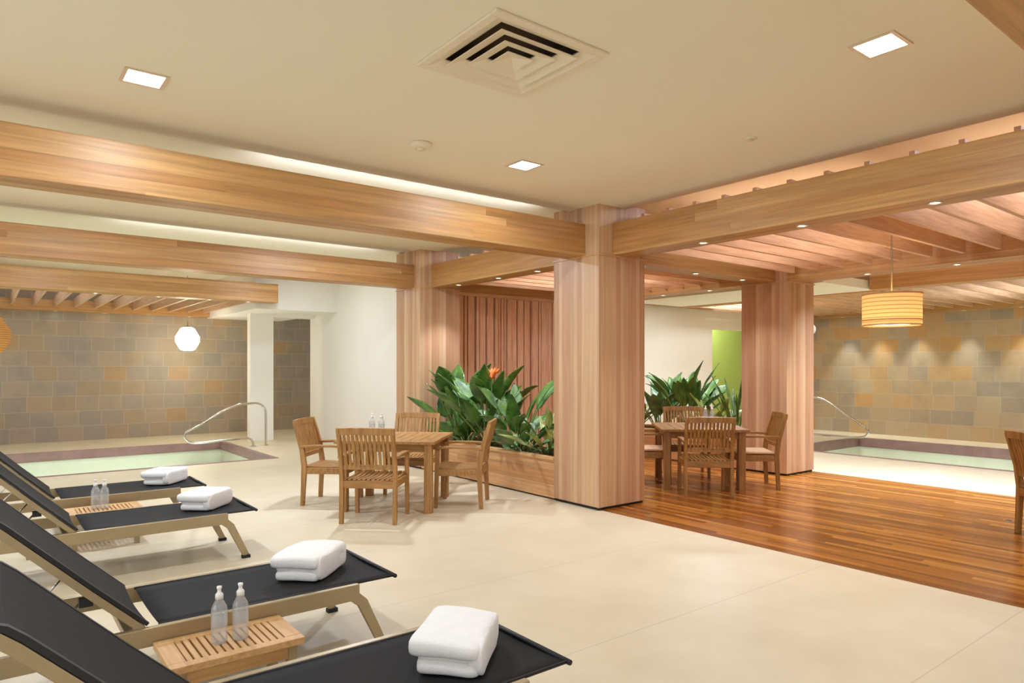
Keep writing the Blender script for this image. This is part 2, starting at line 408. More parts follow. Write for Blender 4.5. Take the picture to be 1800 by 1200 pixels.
# ------------------------------------------------------------------ columns and beams
BZ0, BZ1 = 2.65, 2.985
def column(x, y, label, ztop=3.2, s=.7):
    mb = MB(); mb.box(x, y, .03, x+s, y+s, ztop)
    o = mb.build('column', 'cedar_upright', None, .004); tag(o, label, 'column', kind='structure')
    b = MB().box(x+.015, y+.015, .005, x+s-.015, y+s-.015, .03).build('plinth', 'rubber', o)
    tr = MB()
    z = BZ0-.014
    tr.box(x-.012, y-.012, z, x+s+.012, y, z+.014); tr.box(x-.012, y+s, z, x+s+.012, y+s+.012, z+.014)
    tr.box(x-.012, y, z, x, y+s, z+.014); tr.box(x+s, y, z, x+s+.012, y+s, z+.014)
    tr.build('ledge', 'bench_x', o)
    return o
column(5.0, 5.0, 'big square cedar slatted column where the two nearest beams meet')
column(5.0, 8.65, 'cedar slatted column behind the left dining table')
column(8.6, 5.03, 'cedar slatted column beside the far dining table and right pool')
column(8.6, 8.65, 'cedar slatted column at the end of the slatted screen')
def beam_x(x0, x1, y0, label, y1=None, z0=BZ0, z1=BZ1, mat='cedar_beam_x'):
    y1 = y1 or y0+.3
    o = MB().box(x0, y0, z0, x1, y1, z1).build('beam', mat, None, .006); return tag(o, label, 'beam', kind='structure')
def beam_y(y0, y1, x0, label, x1=None, z0=BZ0, z1=BZ1, mat='cedar_beam_y'):
    x1 = x1 or x0+.3
    o = MB().box(x0, y0, z0, x1, y1, z1).build('beam', mat, None, .006); return tag(o, label, 'beam', kind='structure')
beam_x(XW, 5.0, 5.2, 'long cedar beam from the left edge to the big column')
beam_x(XW, 5.0, 8.8, 'second long cedar beam from the left, ending at the column behind the left table')
beam_x(XW, 4.24, 12.42, 'cedar beam ending free in front of the left pool canopy')
beam_x(XW, 5.0, .54, 'dark cedar beam crossing the top right corner of the view')
beam_y(YW, 5.0, 5.2, 'long cedar beam running from the big column to the right edge')
beam_y(5.7, 8.65, 5.2, 'cedar beam over the near planter between two columns')
beam_x(5.7, 8.6, 5.2, 'cedar beam over the wood floor between the two facing columns')
beam_y(YW, 5.03, 8.6, 'cedar beam across the wood floor from the far right column', 9.0)
beam_y(5.73, 8.65, 8.62, 'cedar beam over the far planter')
beam_x(5.7, 8.6, 8.8, 'cedar beam above the slatted screen')
beam_x(9.3, 12.1, 8.62, 'cedar beam along the cream wall beyond the far planter', 8.9, 2.69, 2.98)
beam_y(YW, 4.86, 10.6, 'dark cedar beam hanging near the right pool', 10.9)
beam_y(4.86, 8.6, 10.9, 'cedar beam in front of the cream wall beyond the far column', 11.1)
beam_x(XW, 3.95, 16.0, 'narrow cedar edge of the left pool canopy on the slate wall', YF-.005, 2.58, 2.8)
beam_y(YW, YR, 15.2, 'narrow cedar edge of the right pool canopy on the slate wall', XR-.005, 2.6, 2.8)

# slat canopies: one per bay, each slat a part
def canopy(name, label, items, mat):
    r = empty(name, (0, 0, 0)); tag(r, label, 'slat ceiling', kind='structure')
    for b in items: MB().box(*b).build('slat', mat, r)
    return r
it = []
y = 4.19+.33*2
while y > -2.9:
    if y < 5.0: it.append((5.5, y-.02, 2.72, 8.45, y+.02, 3.10))
    y -= .33
canopy('slat_canopy', 'open canopy of cedar slats above the right hand wood floor', it, 'slat_x')
it = []; y = 5.78
while y < 8.7:
    it.append((5.5, y-.02, 2.72, 8.62, y+.02, 3.10)); y += .33
canopy('slat_canopy', 'open canopy of cedar slats over the two planters', it, 'slat_x')
it = []; x = -4.0
while x < 3.9:
    it.append((x-.02, 12.72, 2.66, x+.02, 16.0, 2.84)); x += .34
canopy('slat_canopy', 'open canopy of cedar slats over the left pool', it, 'slat_y')
it = []; y = -2.8
while y < 8.8:
    it.append((11.1 if y > 4.86 else 10.9, y-.02, 2.66, 15.2, y+.02, 2.84)); y += .34
canopy('slat_canopy', 'open canopy of cedar slats over the right pool', it, 'slat_x')

# slatted screen wall behind the near planter
sw = empty('slatted_screen', (5.7, 8.95, 0)); tag(sw, 'tall screen of upright cedar battens behind the near planter', 'screen', kind='structure')
MB().box(0, .06, 0, 2.9, .1, 2.64).build('backing', 'slat_z', sw)
x = .0
rnd = random.Random(3)
while x < 2.85:
    k = rnd.choice([.045, .045, .06, .12, .2]); d = rnd.choice([.0, .02, .035])
    bt = MB().box(x, -.02+d, 0, min(x+k, 2.9), .06, 2.64).build('batten', 'slat_z', sw, .003)
    x += k+rnd.choice([.012, .02, .03])
MB().box(0, -.06, 2.6, 2.9, .1, 2.65).build('head_rail', 'slat_x', sw)

# ------------------------------------------------------------------ pools
def pool(hole, label, wl):
    a, b, c, d = hole; D = 1.15
    root = empty('pool', ((a+b)/2, (c+d)/2, 0)); tag(root, label, 'pool', kind='structure')
    X0, Y0 = root.location.x, root.location.y
    m = MB(); t = .12
    x0, x1, y0, y1 = a-X0, b-X0, c-Y0, d-Y0
    def ring(mb, x0, x1, y0, y1, t, z0, z1):
        mb.box(x0, y0, z0, x1, y0+t, z1); mb.box(x0, y1-t, z0, x1, y1, z1); mb.box(x0, y0+t, z0, x0+t, y1-t, z1); mb.box(x1-t, y0+t, z0, x1, y1-t, z1)
    e = .002
    ring(m, x0+e, x1-e, y0+e, y1-e, .085, wl-.03, .006); m.build('stone_edge', 'pool_stone', root)
    m = MB(); ring(m, x0+.002, x1-.002, y0+.002, y1-.002, .05, -D, wl-.035); m.box(x0, y0, -D-.1, x1, y1, -D); m.build('basin', 'pool_plaster', root)
    m = MB(); k = .09
    m.add([(x0+k, y0+k, wl), (x1-k, y0+k, wl), (x1-k, y1-k, wl), (x0+k, y1-k, wl)], [(0, 1, 2, 3)])
    wo = m.build('water', 'pool_water', root)
    return root, (x0, x1, y0, y1)
p1, bb = pool(PL, 'sunken pool with pale green water in front of the grey slate wall', -.12)
MB().box(bb[1]-.75, bb[2]+.1, -1.15, bb[1]-.1, bb[3]-.1, -.42).build('step', 'pool_plaster', p1)
p2, bb = pool(PR, 'sunken pool with pale green water in front of the ochre slate wall', -.15)
def underwater(x, y, pw, sx, sy):
    area_light('pool_light', (x, y, -.35), (0, 0, 0), sx, sy, pw, (1.0, 1.0, .86))
underwater(.6, 12.7, 58, 5.5, 1.6); underwater(13.0, 2.6, 85, 1.5, 6)

# stainless pool rails
def rail(pts, label, plane_axis, c, rad=.021):
    P = []
    for h, z in pts:
        P.append((h, c, z) if plane_axis == 1 else (c, h, z))
    # smooth the path
    V = [Vector(p) for p in P]; S = []
    for i in range(len(V)-1):
        p0 = V[max(i-1, 0)]; p1_ = V[i]; p2_ = V[i+1]; p3 = V[min(i+2, len(V)-1)]
        for k in range(6):
            u = k/6
            S.append(.5*((2*p1_)+(p2_-p0)*u+(2*p0-5*p1_+4*p2_-p3)*u*u+(3*p1_-p0-3*p2_+p3)*u**3))
    S.append(V[-1])
    r = empty('pool_handrail', (S[0].x, S[0].y, 0)); off = Vector((S[0].x, S[0].y, 0))
    MB().tube([p-off for p in S], rad, 10).build('tube', 'steel', r)
    for e in (S[0], S[-1]):
        if abs(e.z) < .05: MB().lathe([(.05, 0), (.05, .012), (.03, .02)], (e.x-off.x, e.y-off.y, 0)).build('floor_flange', 'steel', r)
    return tag(r, label, 'handrail')
rp = [(4.22, 0), (4.22, .3), (4.215, .62), (4.17, .74), (4.06, .80), (3.88, .80), (3.72, .79), (3.43, .67), (3.1, .47), (2.9, .37), (2.82, .32), (2.80, .26), (2.84, .19), (2.92, .14), (3.1, .13), (3.5, .15), (3.83, .16), (3.93, .14), (3.98, .07), (3.99, 0)]
rail(rp, 'curved steel handrail at the right end of the left pool', 1, 13.05)
rail([(7.55, 0), (7.55, .5), (7.5, .8), (7.35, .88), (7.09, .88), (6.9, .87), (6.69, .78), (6.4, .58), (6.08, .39), (6.0, .33), (5.98, .26), (6.04, .19), (6.2, .16), (6.6, .155), (7.1, .15), (7.22, .13), (7.3, .07), (7.31, 0)], 'curved steel handrail at the near left end of the right pool, beyond the far column', 0, 13.0)

# ------------------------------------------------------------------ ceiling fittings
def downlight(x, y, label, power=20, col=(1, .93, .82)):
    r = empty('recessed_downlight', (x, y, H)); tag(r, label, 'ceiling light', 'square recessed ceiling lights')
    m = MB(); s = .115; k = .095
    m.box(-s, -s, -.006, s, -k, .0); m.box(-s, k, -.006, s, s, 0); m.box(-s, -k, -.006, -k, k, 0); m.box(k, -k, -.006, s, k, 0)
    m.build('frame', 'trim_metal', r)
    MB().box(-k, -k, -.003, k, k, -.001).build('diffuser', 'downlight_glow', r)
    d = bpy.data.lights.new('downlight_or_fill', 'AREA'); d.shape = 'SQUARE'; d.size = .18; d.energy = power; d.color = wb(col)
    o = bpy.data.objects.new('downlight_or_fill', d); COL.objects.link(o); o.parent = r; o.location = (0, 0, -.012)
    return r
downlight(.74, 4.45, 'square recessed ceiling light at the upper left above the loungers')
downlight(3.70, 1.64, 'square recessed ceiling light at the upper right near the corner beam')
downlight(3.56, 4.43, 'small square recessed ceiling light nearest the big column')
def hidden_lamp(x, y, z, p, col=(1, .86, .68), s=.18, spread=180):  # unseen area lamps without fixtures, mostly added to brighten the bays
    o = area_light('downlight_or_fill', (x, y, z), (0, 0, 0), s, s, p, col); o.data.spread = R(spread); return o
for x, y, p in ((.74, 1.64, 20), (.74, 7.0, 42), (3.4, 7.3, 60), (-2.2, 3, 20), (.7, 10.8, 36), (3.9, 11.3, 22), (-2, 8, 40)):
    hidden_lamp(x, y, H-.01, p, (1, .96, .90))
for x, y, p, sz in ((11.9, 7.4, 60, .8), (9.8, 1.6, 8, .3), (9.3, 3.7, 68, .3), (10.0, 7.2, 45, .31), (13.5, 9.6, 45, .3), (13.0, 3.2, 40, 1.6), (5.1, 15.3, 5, .2), (7.0, 4.0, 48, 1.8), (7.0, 1.4, 48, 1.8), (7.0, 7.2, 85, 1.8), (.8, 14.2, 18, 2.0), (-2.0, 14.0, 12, 2.0)):
    hidden_lamp(x, y, 2.66 if sz == .31 else HR-.02 if y < 9 or 12 < y < 15 else 3.1, p, (1, .97, .90), sz, 105 if sz == .3 and x < 10.5 else 180)

# square ceiling diffuser
vt = empty('air_vent', (2.27, 2.94, H)); tag(vt, 'square stepped air vent in the beige ceiling', 'vent')
def cone_ring(s0, z0, s1, z1, name, mat='vent_enamel', th=.006):
    m = MB(); c = [(-1, -1), (1, -1), (1, 1), (-1, 1)]
    vs = [(s0*a, s0*b, z0) for a, b in c]+[(s1*a, s1*b, z1) for a, b in c]+[(s0*a, s0*b, z0+th) for a, b in c]+[(s1*a, s1*b, z1+th) for a, b in c]
    fs = []
    for i in range(4):
        j = (i+1) % 4
        fs += [(i, j, 4+j, 4+i), (8+i, 12+i, 12+j, 8+j), (i, 8+i, 8+j, j), (4+i, 4+j, 12+j, 12+i)]
    m.add(vs, fs); return m.build(name, mat, vt)
m = MB(); s, k = .375, .325
m.box(-s, -s, -.014, s, -k, 0); m.box(-s, k, -.014, s, s, 0); m.box(-s, -k, -.014, -k, k, 0); m.box(k, -k, -.014, s, k, 0)
m.build('frame', 'vent_enamel', vt, .004)
cone_ring(.328, -.014, .262, .012, 'cone'); cone_ring(.255, -.022, .18, .006, 'cone'); cone_ring(.170, -.022, .095, .004, 'cone'); cone_ring(.085, -.022, .001, .004, 'cone')
m = MB(); q = .335; m.box(-q, -q, .14, q, q, .15); m.box(-q-.01, -q, .0405, -q, q, .14); m.box(q, -q, .0405, q+.01, q, .14); m.box(-q, -q-.01, .0405, q, -q, .14); m.box(-q, q, .0405, q, q+.01, .14)
m.build('duct', 'dark_void', vt)
sd = empty('smoke_detector', (2.6, 4.48, H)); tag(sd, 'round beige smoke detector on the ceiling left of the small square light', 'smoke detector')
MB().lathe([(.085, 0), (.085, -.012), (.075, -.03), (.05, -.038), (.0, -.04)], (0, 0, 0)).build('body', 'vent_enamel', sd)
MB().lathe([(.03, -.036), (.028, -.05), (0, -.051)], (0, 0, 0)).build('sensor', 'vent_enamel', sd)
sk = empty('sprinkler', (4.46, 2.89, H)); tag(sk, 'tiny flush sprinkler cover on the ceiling above the right beam', 'sprinkler')
MB().lathe([(.045, 0), (.045, -.006), (.038, -.01), (0, -.01)], (0, 0, 0)).build('cover_plate', 'vent_enamel', sk)
MB().lathe([(.012, -.01), (.012, -.02), (0, -.021)], (0, 0, 0)).build('head', 'trim_metal', sk)

# small round spotlights under the beams
ORD = ['first', 'second', 'third', 'fourth', 'fifth', 'sixth', 'seventh', 'eighth', 'ninth', 'tenth']
spot0 = empty('recessed_spotlight', (0, 0, 0))
MB().lathe([(.048, 0), (.048, -.005), (.036, -.006), (.034, 0)], (0, 0, 0), 20, False).build('ring', 'trim_metal', spot0)
MB().lathe([(.035, -.001), (.0, -.003)], (0, 0, 0), 20).build('lens', 'spot_glow', spot0)
first_spot = [True]
def spots(pts, z, where, frm, power, col=(1, .82, .62), angle=95):
    for i, (x, y) in enumerate(pts):
        r = spot0 if first_spot[0] else copy_tree(spot0); first_spot[0] = False
        r.location = (x, y, z)
        tag(r, '%s small spotlight from %s, %s' % (ORD[i], frm, where), 'spotlight', 'small spotlights under the beams')
        if power:
            d = bpy.data.lights.new('spot_lamp', 'SPOT'); d.energy = power; d.color = wb(col); d.spot_size = R(angle); d.spot_blend = .7; d.shadow_soft_size = .04
            o = bpy.data.objects.new('spot_lamp', d); COL.objects.link(o); o.location = (x, y, z-.02)
spots([(5.36, 3.98), (5.36, 3.0), (5.36, 2.0)], BZ0, 'under the long right beam', 'the big column', 40)
spots([(5.35, 8.15), (5.35, 7.2), (5.35, 6.4)], BZ0, 'under the near planter beam', 'the left table column', 75, (1, .86, .76))
spots([(6.05, 5.35), (7.05, 5.35), (8.05, 5.35)], BZ0, 'under the beam between two facing columns', 'the big column', 40, (1, .84, .7))
spots([(8.78, 4.05), (8.78, 3.05), (8.78, 2.05)], BZ0, 'under the beam across the wood floor', 'the far right column', 75)
spots([(8.77, 6.4), (8.77, 7.3)], BZ0, 'under the beam over the far planter', 'the far right column', 100)
spots([(1.4, 12.57), (2.3, 12.57), (3.1, 12.57), (3.75, 12.57)], BZ0, 'under the free-ending beam before the pool', 'the left', 30)
spots([(1.11, 16.08), (1.95, 16.08), (2.75, 16.08), (3.55, 16.08)], 2.58, 'on the canopy edge against grey slate', 'the left', 0)
spots([(15.3, 7.6), (15.3, 6.9), (15.3, 6.1), (15.3, 5.2), (15.3, 4.25), (15.3, 3.4)], 2.6, 'on the canopy edge against ochre slate', 'the far end', 85, (1, .86, .62), 60)

# cove strips lying on top of the beams
def cove(x0, x1, y, label, power):
    r = empty('cove_light_strip', ((x0+x1)/2, y, BZ1)); tag(r, label, 'cove light')
    h = (x1-x0)/2
    MB().box(-h, -.02, .001, h, .0, .03).build('channel', 'trim_metal', r)
    MB().box(-h, .0, .004, h, .004, .026).build('led_lens', 'cove_glow', r)
    d = bpy.data.lights.new('cove_lamp', 'AREA'); d.shape = 'RECTANGLE'; d.size = 2*h; d.size_y = .02; d.energy = power; d.color = (.92, 1.0, 1.12); d.spread = R(150)
    o = bpy.data.objects.new('cove_lamp', d); COL.objects.link(o); o.parent = r; o.location = (0, .01, .02); o.rotation_euler = Vector((0, .92, .38)).to_track_quat('-Z', 'Y').to_euler()
cove(1.7, 4.6, 5.47, 'white cove light strip on top of the nearest left beam', 5)
cove(1.2, 4.6, 9.07, 'white cove light strip on top of the second left beam', 5)

# ------------------------------------------------------------------ pendants
pd = empty('drum_pendant', (7.15, 3.06, 0)); tag(pd, 'drum pendant lamp with woven amber shade hanging from the slats at right', 'pendant lamp')
pz = 2.05
m = MB(); m.lathe([(.265, pz-.155), (.265, pz+.155)], (0, 0, 0), 40, False); m.lathe([(.258, pz-.155), (.258, pz+.155)], (0, 0, 0), 40, False)
m.build('shade', 'woven_shade', pd)
m = MB()
for z in (pz-.155, pz+.155, pz-.105): m.lathe([(.262, z-.006), (.270, z-.006), (.270, z+.006), (.262, z+.006)], (0, 0, 0), 40, False)
m.build('band', 'bench_x', pd)
MB().lathe([(.25, pz-.14), (.0, pz-.142)], (0, 0, 0), 40, False).build('diffuser', 'bulb_glow', pd)
MB().tube([(0, 0, pz+.1), (0, 0, HR-.02)], .009, 8).build('stem', 'bronze_rail', pd)
m = MB()
for k in range(3): a = k*2*math.pi/3; m.tube([(0, 0, pz+.15), (.262*math.cos(a), .262*math.sin(a), pz+.15)], .005, 6)
m.build('spider', 'bronze_rail', pd)
MB().lathe([(.06, HR-.002), (.06, HR-.02), (.02, HR-.03)], (0, 0, 0)).build('canopy_plate', 'bronze_rail', pd)
def lantern(x, y, z, mat, label, r0=.235, power=30, col=(1, .8, .5)):
    r = empty('globe_lantern', (x, y, 0)); tag(r, label, 'pendant lamp')
    prof = [(r0*.42, -r0*1.02), (r0*.62, -r0*.92), (r0*.98, -r0*.30), (r0*.98, r0*.18), (r0*.58, r0*.88), (r0*.34, r0*1.0)]
    m = MB().lathe([(a, z+b) for a, b in prof], (0, 0, 0), 8); m.smooth = [False]*len(m.f)
    m.build('shade', mat, r)
    MB().tube([(0, 0, z+r0), (0, 0, HR)], .008, 8).build('cord', 'bronze_rail', r)
    MB().lathe([(r0*.36, z+r0*.98), (r0*.36, z+r0*1.08), (.02, z+r0*1.12)], (0, 0, 0), 12).build('collar', 'bronze_rail', r)
    d = bpy.data.lights.new('lantern_lamp', 'POINT'); d.energy = power; d.color = wb(col); d.shadow_soft_size = .25
    o = bpy.data.objects.new('lantern_lamp', d); COL.objects.link(o); o.location = (x, y+.0, z-r0-.3)
    return r
lantern(3.3, 15.1, 2.06, 'lantern_glow', 'glowing white faceted lantern hanging over the left pool')
lantern(.06, 14.8, 2.05, 'amber_shade', 'amber woven lantern cut off by the left edge over the pool', .33, 10)
# wall speaker on the far right column
sp_ = empty('wall_speaker', (9.30, 5.115, 2.02)); tag(sp_, 'small round white fitting on the right edge of the far right column', 'wall fitting')
m = MB().lathe([(.08, 0), (.08, .07), (.06, .11), (0, .115)], (0, 0, 0)); m.v = [(z, y, -x) for x, y, z in m.v]; m.build('housing', 'white_plastic', sp_)
m = MB().lathe([(.03, .11), (.025, .122), (0, .123)], (0, 0, 0)); m.v = [(z, y, -x) for x, y, z in m.v]; m.build('button', 'white_plastic', sp_)
fo = empty('floor_disc', (7.78, 2.26, .004)); tag(fo, 'small dark round disc on the wood floor near the right edge', 'floor outlet')  # small dark disc with a bronze ring, a dark spot on the boards
MB().lathe([(.03, 0), (.03, .004), (.024, .006), (0, .006)], (0, 0, 0)).build('cap', 'rubber', fo)
MB().lathe([(.04, 0), (.04, .003), (.031, .004), (.031, 0)], (0, 0, 0), 24, False).build('ring', 'bronze_rail', fo)

# ------------------------------------------------------------------ planters and plants
def planter(x0, x1, y0, y1, label):
    r = empty('planter_box', ((x0+x1)/2, (y0+y1)/2, 0)); tag(r, label, 'planter')
    hx, hy = (x1-x0)/2, (y1-y0)/2; t = .05; z = .44
    m = MB(); m.box(-hx, -hy, .02, -hx+t, hy, z); m.box(hx-t, -hy, .02, hx, hy, z); m.box(-hx+t, -hy, .02, hx-t, -hy+t, z); m.box(-hx+t, hy-t, .02, hx-t, hy, z)
    m.build('panels', 'planter_x', r)
    m = MB(); m.box(-hx-.02, -hy, z, -hx+.07, hy, z+.035); m.box(hx-.07, -hy, z, hx+.02, hy, z+.035)
    m.build('rim', 'bench_y', r, .004)
    MB().box(-hx+.03, -hy+.03, 0, hx-.03, hy-.03, .02).build('plinth', 'rubber', r)
    MB().box(-hx+t, -hy+t, .3, hx-t, hy-t, .40).build('soil', 'soil', r)
    return r
planter(5.02, 5.68, 5.71, 8.64, 'long cedar planter box between the big column and the column behind the left table')
planter(8.62, 9.28, 5.74, 8.64, 'far cedar planter box behind the far dining table')

def blade(mb, base, tip, width, droop, roll, sec=9, fold=.35):
    """a paddle-shaped leaf from base to tip"""
    base = Vector(base); tip = Vector(tip); d = tip-base; L = d.length; dn = d.normalized()
    side = dn.cross(Vector((0, 0, 1)))
    if side.length < .05: side = Vector((1, 0, 0))
    side.normalize(); side = (Matrix.Rotation(roll, 3, dn) @ side).normalized(); nrm = side.cross(dn).normalized()
    vs = []; cols = 5
    for i in range(sec+1):
        u = i/sec; c = base+d*u+Vector((0, 0, -droop*L*u*u))
        wv = width*(math.sin(math.pi*min(1, u**.75*.97+.02))**.8)*(1-.15*u)
        for k in range(cols):
            q = -1+2*k/(cols-1)
            vs.append(c+side*wv*.5*q+nrm*(abs(q)*wv*.5*fold)+nrm*.006*math.sin(9*u+q*4))
    fs = [(i*cols+k, i*cols+k+1, (i+1)*cols+k+1, (i+1)*cols+k) for i in range(sec) for k in range(cols-1)]
    o = len(vs); th = .0025
    vs2 = [v-nrm*th for v in vs]
    fs2 = [tuple(reversed([j+o for j in f])) for f in fs]
    rim = []
    ring = [k for k in range(cols)]+[i*cols+cols-1 for i in range(1, sec+1)]+[sec*cols+k for k in range(cols-2, -1, -1)]+[i*cols for i in range(sec-1, 0, -1)]
    for a, b in zip(ring, ring[1:]+ring[:1]): rim.append((a, a+o, b+o, b))
    mb.add(vs+vs2, fs+fs2+rim, True)
def paddle_plant(x, y, z, seed, n, hmax, spread, label, group, mat='leaf_deep', lw=(.13, .2), flowers=(), ll=(.4, .62), bias=(0, 0), lean=1.0, ylim=(-9, 9)):
    rd = random.Random(seed); r = empty('leafy_plant', (x, y, z)); tag(r, label, 'plant', group)
    lf = MB(); st = MB()
    for i in range(n):
        a = 2*math.pi*(i/n)+rd.uniform(-.4, .4); q = rd.random()
        tilt = (.15+.75*q)*lean
        dv = Vector((math.cos(a)*math.sin(tilt)+bias[0]*.25, math.sin(a)*math.sin(tilt)+bias[1]*.25, math.cos(tilt))).normalized()
        dv.x *= spread; dv.y *= spread*1.0
        L = rd.uniform(*ll); sl = max(.1, (hmax-L*.8)*rd.uniform(.45, 1.0))
        b0 = Vector((math.cos(a)*.05, math.sin(a)*.05, 0)); b1 = b0+dv*sl
        b1.x = max(-.55, min(.5, b1.x))
        dv2 = (dv+Vector((math.cos(a)*.35, math.sin(a)*.35, .05))).normalized(); tp = b1+dv2*L
        b1.y = max(ylim[0]+.12, min(ylim[1]-.12, b1.y)); tp.y = max(ylim[0], min(ylim[1], tp.y))
        st.tube([b0, b0.lerp(b1, .5)+Vector((0, 0, .03)), b1, b1+dv2*.12], [.012, .010, .008, .004], 6)
        blade(lf, b1, tp, rd.uniform(*lw), rd.uniform(.02, .22), rd.uniform(-.7, .7))
    lf.build('foliage', mat, r); st.build('stems', 'stem_green', r)
    for fx, fy, fz in flowers:
        p = Vector((fx, fy, fz)); f = MB()
        for k in range(6):
            a = k*.5-1.2; dd = Vector((math.cos(a)*.6*(.613) , -.62*math.sin(a)*1.0, .45+.4*abs(math.cos(a)))).normalized()
            blade(f, p, p+dd*rd.uniform(.15, .22), .055, .05, rd.uniform(-.5, .5), 5)
        fo_ = f.build('flower', 'petal_orange', r)
        MB().tube([(fx*.2, fy*.2, 0), (fx*.6, fy*.6, fz*.55), (fx, fy, fz)], [.009, .008, .007], 6).build('flower_stalk', 'stem_green', r)
        bk = MB(); blade(bk, p+Vector((-.0, .03, -.01)), p+Vector((-.08, .2, .03)), .035, 0, .3, 5); bk.build('bract', 'stem_green', fo_)
    return r
G1 = 'plants in the near planter'; G2 = 'plants in the far planter'
PZ = .40
Y1 = lambda y: dict(ylim=(5.80-y, 8.55-y))
Y2 = lambda y: dict(ylim=(5.82-y, 8.55-y))
paddle_plant(5.36, 8.1, PZ, 11, 18, 1.18, 1.0, 'dense paddle-leaved plant at the left end of the near planter', G1, lw=(.2, .32), ll=(.45, .68), bias=(-.3, .2), **Y1(8.1))
paddle_plant(5.34, 7.4, PZ, 5, 18, 1.2, 1.0, 'tall paddle-leaved plant with an orange flower in the near planter', G1, lw=(.2, .32), ll=(.45, .68), flowers=((-.2, -.34, .93),), bias=(-.2, 0), **Y1(7.4))
paddle_plant(5.36, 6.8, PZ, 23, 16, 1.05, 1.0, 'broad dark-leaved plant right of the orange flower in the near planter', G1, lw=(.16, .27), bias=(-.1, 0), **Y1(6.8))
paddle_plant(5.33, 6.15, PZ, 31, 15, .72, 1.1, 'low pale-stalked plant beside the big column in the near planter', G1, 'leaf_light', lw=(.07, .13), ll=(.3, .55), lean=1.15, **Y1(6.15))
paddle_plant(5.25, 7.8, PZ, 41, 14, .6, 1.1, 'low dark filler plant behind the left dining table in the near planter', G1, lw=(.16, .26), ll=(.3, .45), lean=1.4, **Y1(7.8))
paddle_plant(5.22, 6.5, PZ, 43, 14, .5, 1.1, 'low dark filler plant in the middle right of the near planter', G1, 'leaf_blue', lw=(.12, .2), ll=(.25, .4), lean=1.4, **Y1(6.5))
paddle_plant(8.95, 7.5, PZ, 51, 22, 1.0, 1.0, 'bushy blue green plant at the left of the far planter', G2, 'leaf_blue', lw=(.15, .23), lean=.85, **Y2(7.5))
paddle_plant(8.95, 6.95, PZ, 52, 28, 1.25, .95, 'tallest dark green plant in the middle of the far planter', G2, 'leaf_deep', lw=(.15, .24), lean=.8, **Y2(6.95))
paddle_plant(8.9, 6.4, PZ, 53, 14, .72, 1.0, 'light green low plant in the far planter beside the spiky one', G2, 'leaf_light', lw=(.08, .14), ll=(.3, .45), **Y2(6.4))
paddle_plant(8.92, 6.05, PZ, 54, 20, .95, .6, 'spiky narrow-leaved plant against the far right column', G2, 'leaf_deep', lw=(.035, .055), ll=(.5, .75), lean=.8, **Y2(6.05))
paddle_plant(8.9, 8.0, PZ, 55, 14, .7, 1.0, 'low pale plant at the left end of the far planter', G2, 'leaf_light', lw=(.06, .12), ll=(.3, .5), **Y2(8.0))

# ------------------------------------------------------------------ dining furniture
def make_chair(pre, pad=False):
    r = empty('dining_armchair', (0, 0, 0))
    hw = .258; tk = lambda a: pre+'_'+a
    post = [(-.245, 0), (-.235, .2), (-.225, .42), (-.25, .6), (-.30, .78), (-.335, .895)]
    for s in (-1, 1):
        MB().strip([(s*hw, y, z) for y, z in post], .038, [.042, .046, .056, .05, .044, .036], (1, 0, 0)).build('leg', tk('z'), r, .003)
        MB().strip([(s*hw, .235, 0), (s*hw, .225, .3), (s*hw, .215, .615)], .038, [.036, .042, .042], (1, 0, 0)).build('leg', tk('z'), r, .003)
        MB().strip([(s*(hw+.005), -.262, .63), (s*(hw+.008), -.1, .638), (s*(hw+.008), .1, .64), (s*(hw+.005), .25, .628)], .055, [.024, .026, .026, .022], (1, 0, 0)).build('armrest', tk('y'), r, .005)
    ap = MB(); ap.box(-hw, -.245, .335, hw, -.215, .405); ap.box(-hw, .20, .335, hw, .23, .405)
    ap.box(-hw-.012, -.22, .34, -hw+.014, .21, .405); ap.box(hw-.014, -.22, .34, hw+.012, .21, .405)
    ap.build('apron', tk('x'), r, .003)
    st = MB(); n = 11
    for i in range(n):
        x = -hw+.03+(2*hw-.06)*i/(n-1)
        st.strip([(x, -.235, .415), (x, 0, .405), (x, .15, .412), (x, .25, .425)], .033, .018, (1, 0, 0))
    st.build('seat', tk('y'), r, .002)
    if pad:
        MB().box(-hw+.02, -.21, .425, hw-.02, .25, .45).build('seat_pad', 'seat_pad', r, .01)
    bk = MB()
    bk.strip([(-hw-.018, -.332, .878), (-.13, -.345, .884), (.13, -.345, .884), (hw+.018, -.332, .878)], .03, .065, (0, 1, .1))
    bk.strip([(-hw, -.24, .535), (0, -.244, .535), (hw, -.24, .535)], .026, .045, (0, 1, 0))
    n = 11
    for i in range(n):
        x = -hw+.052+(2*hw-.104)*i/(n-1); c = -.012*(1-(x/hw)**2)
        bk.strip([(x, -.244+c, .54), (x, -.262+c, .62), (x, -.298+c, .76), (x, -.330+c, .87)], .026, .012, (1, 0, 0))
    bk.build('backrest', tk('z'), r, .002)
    return r
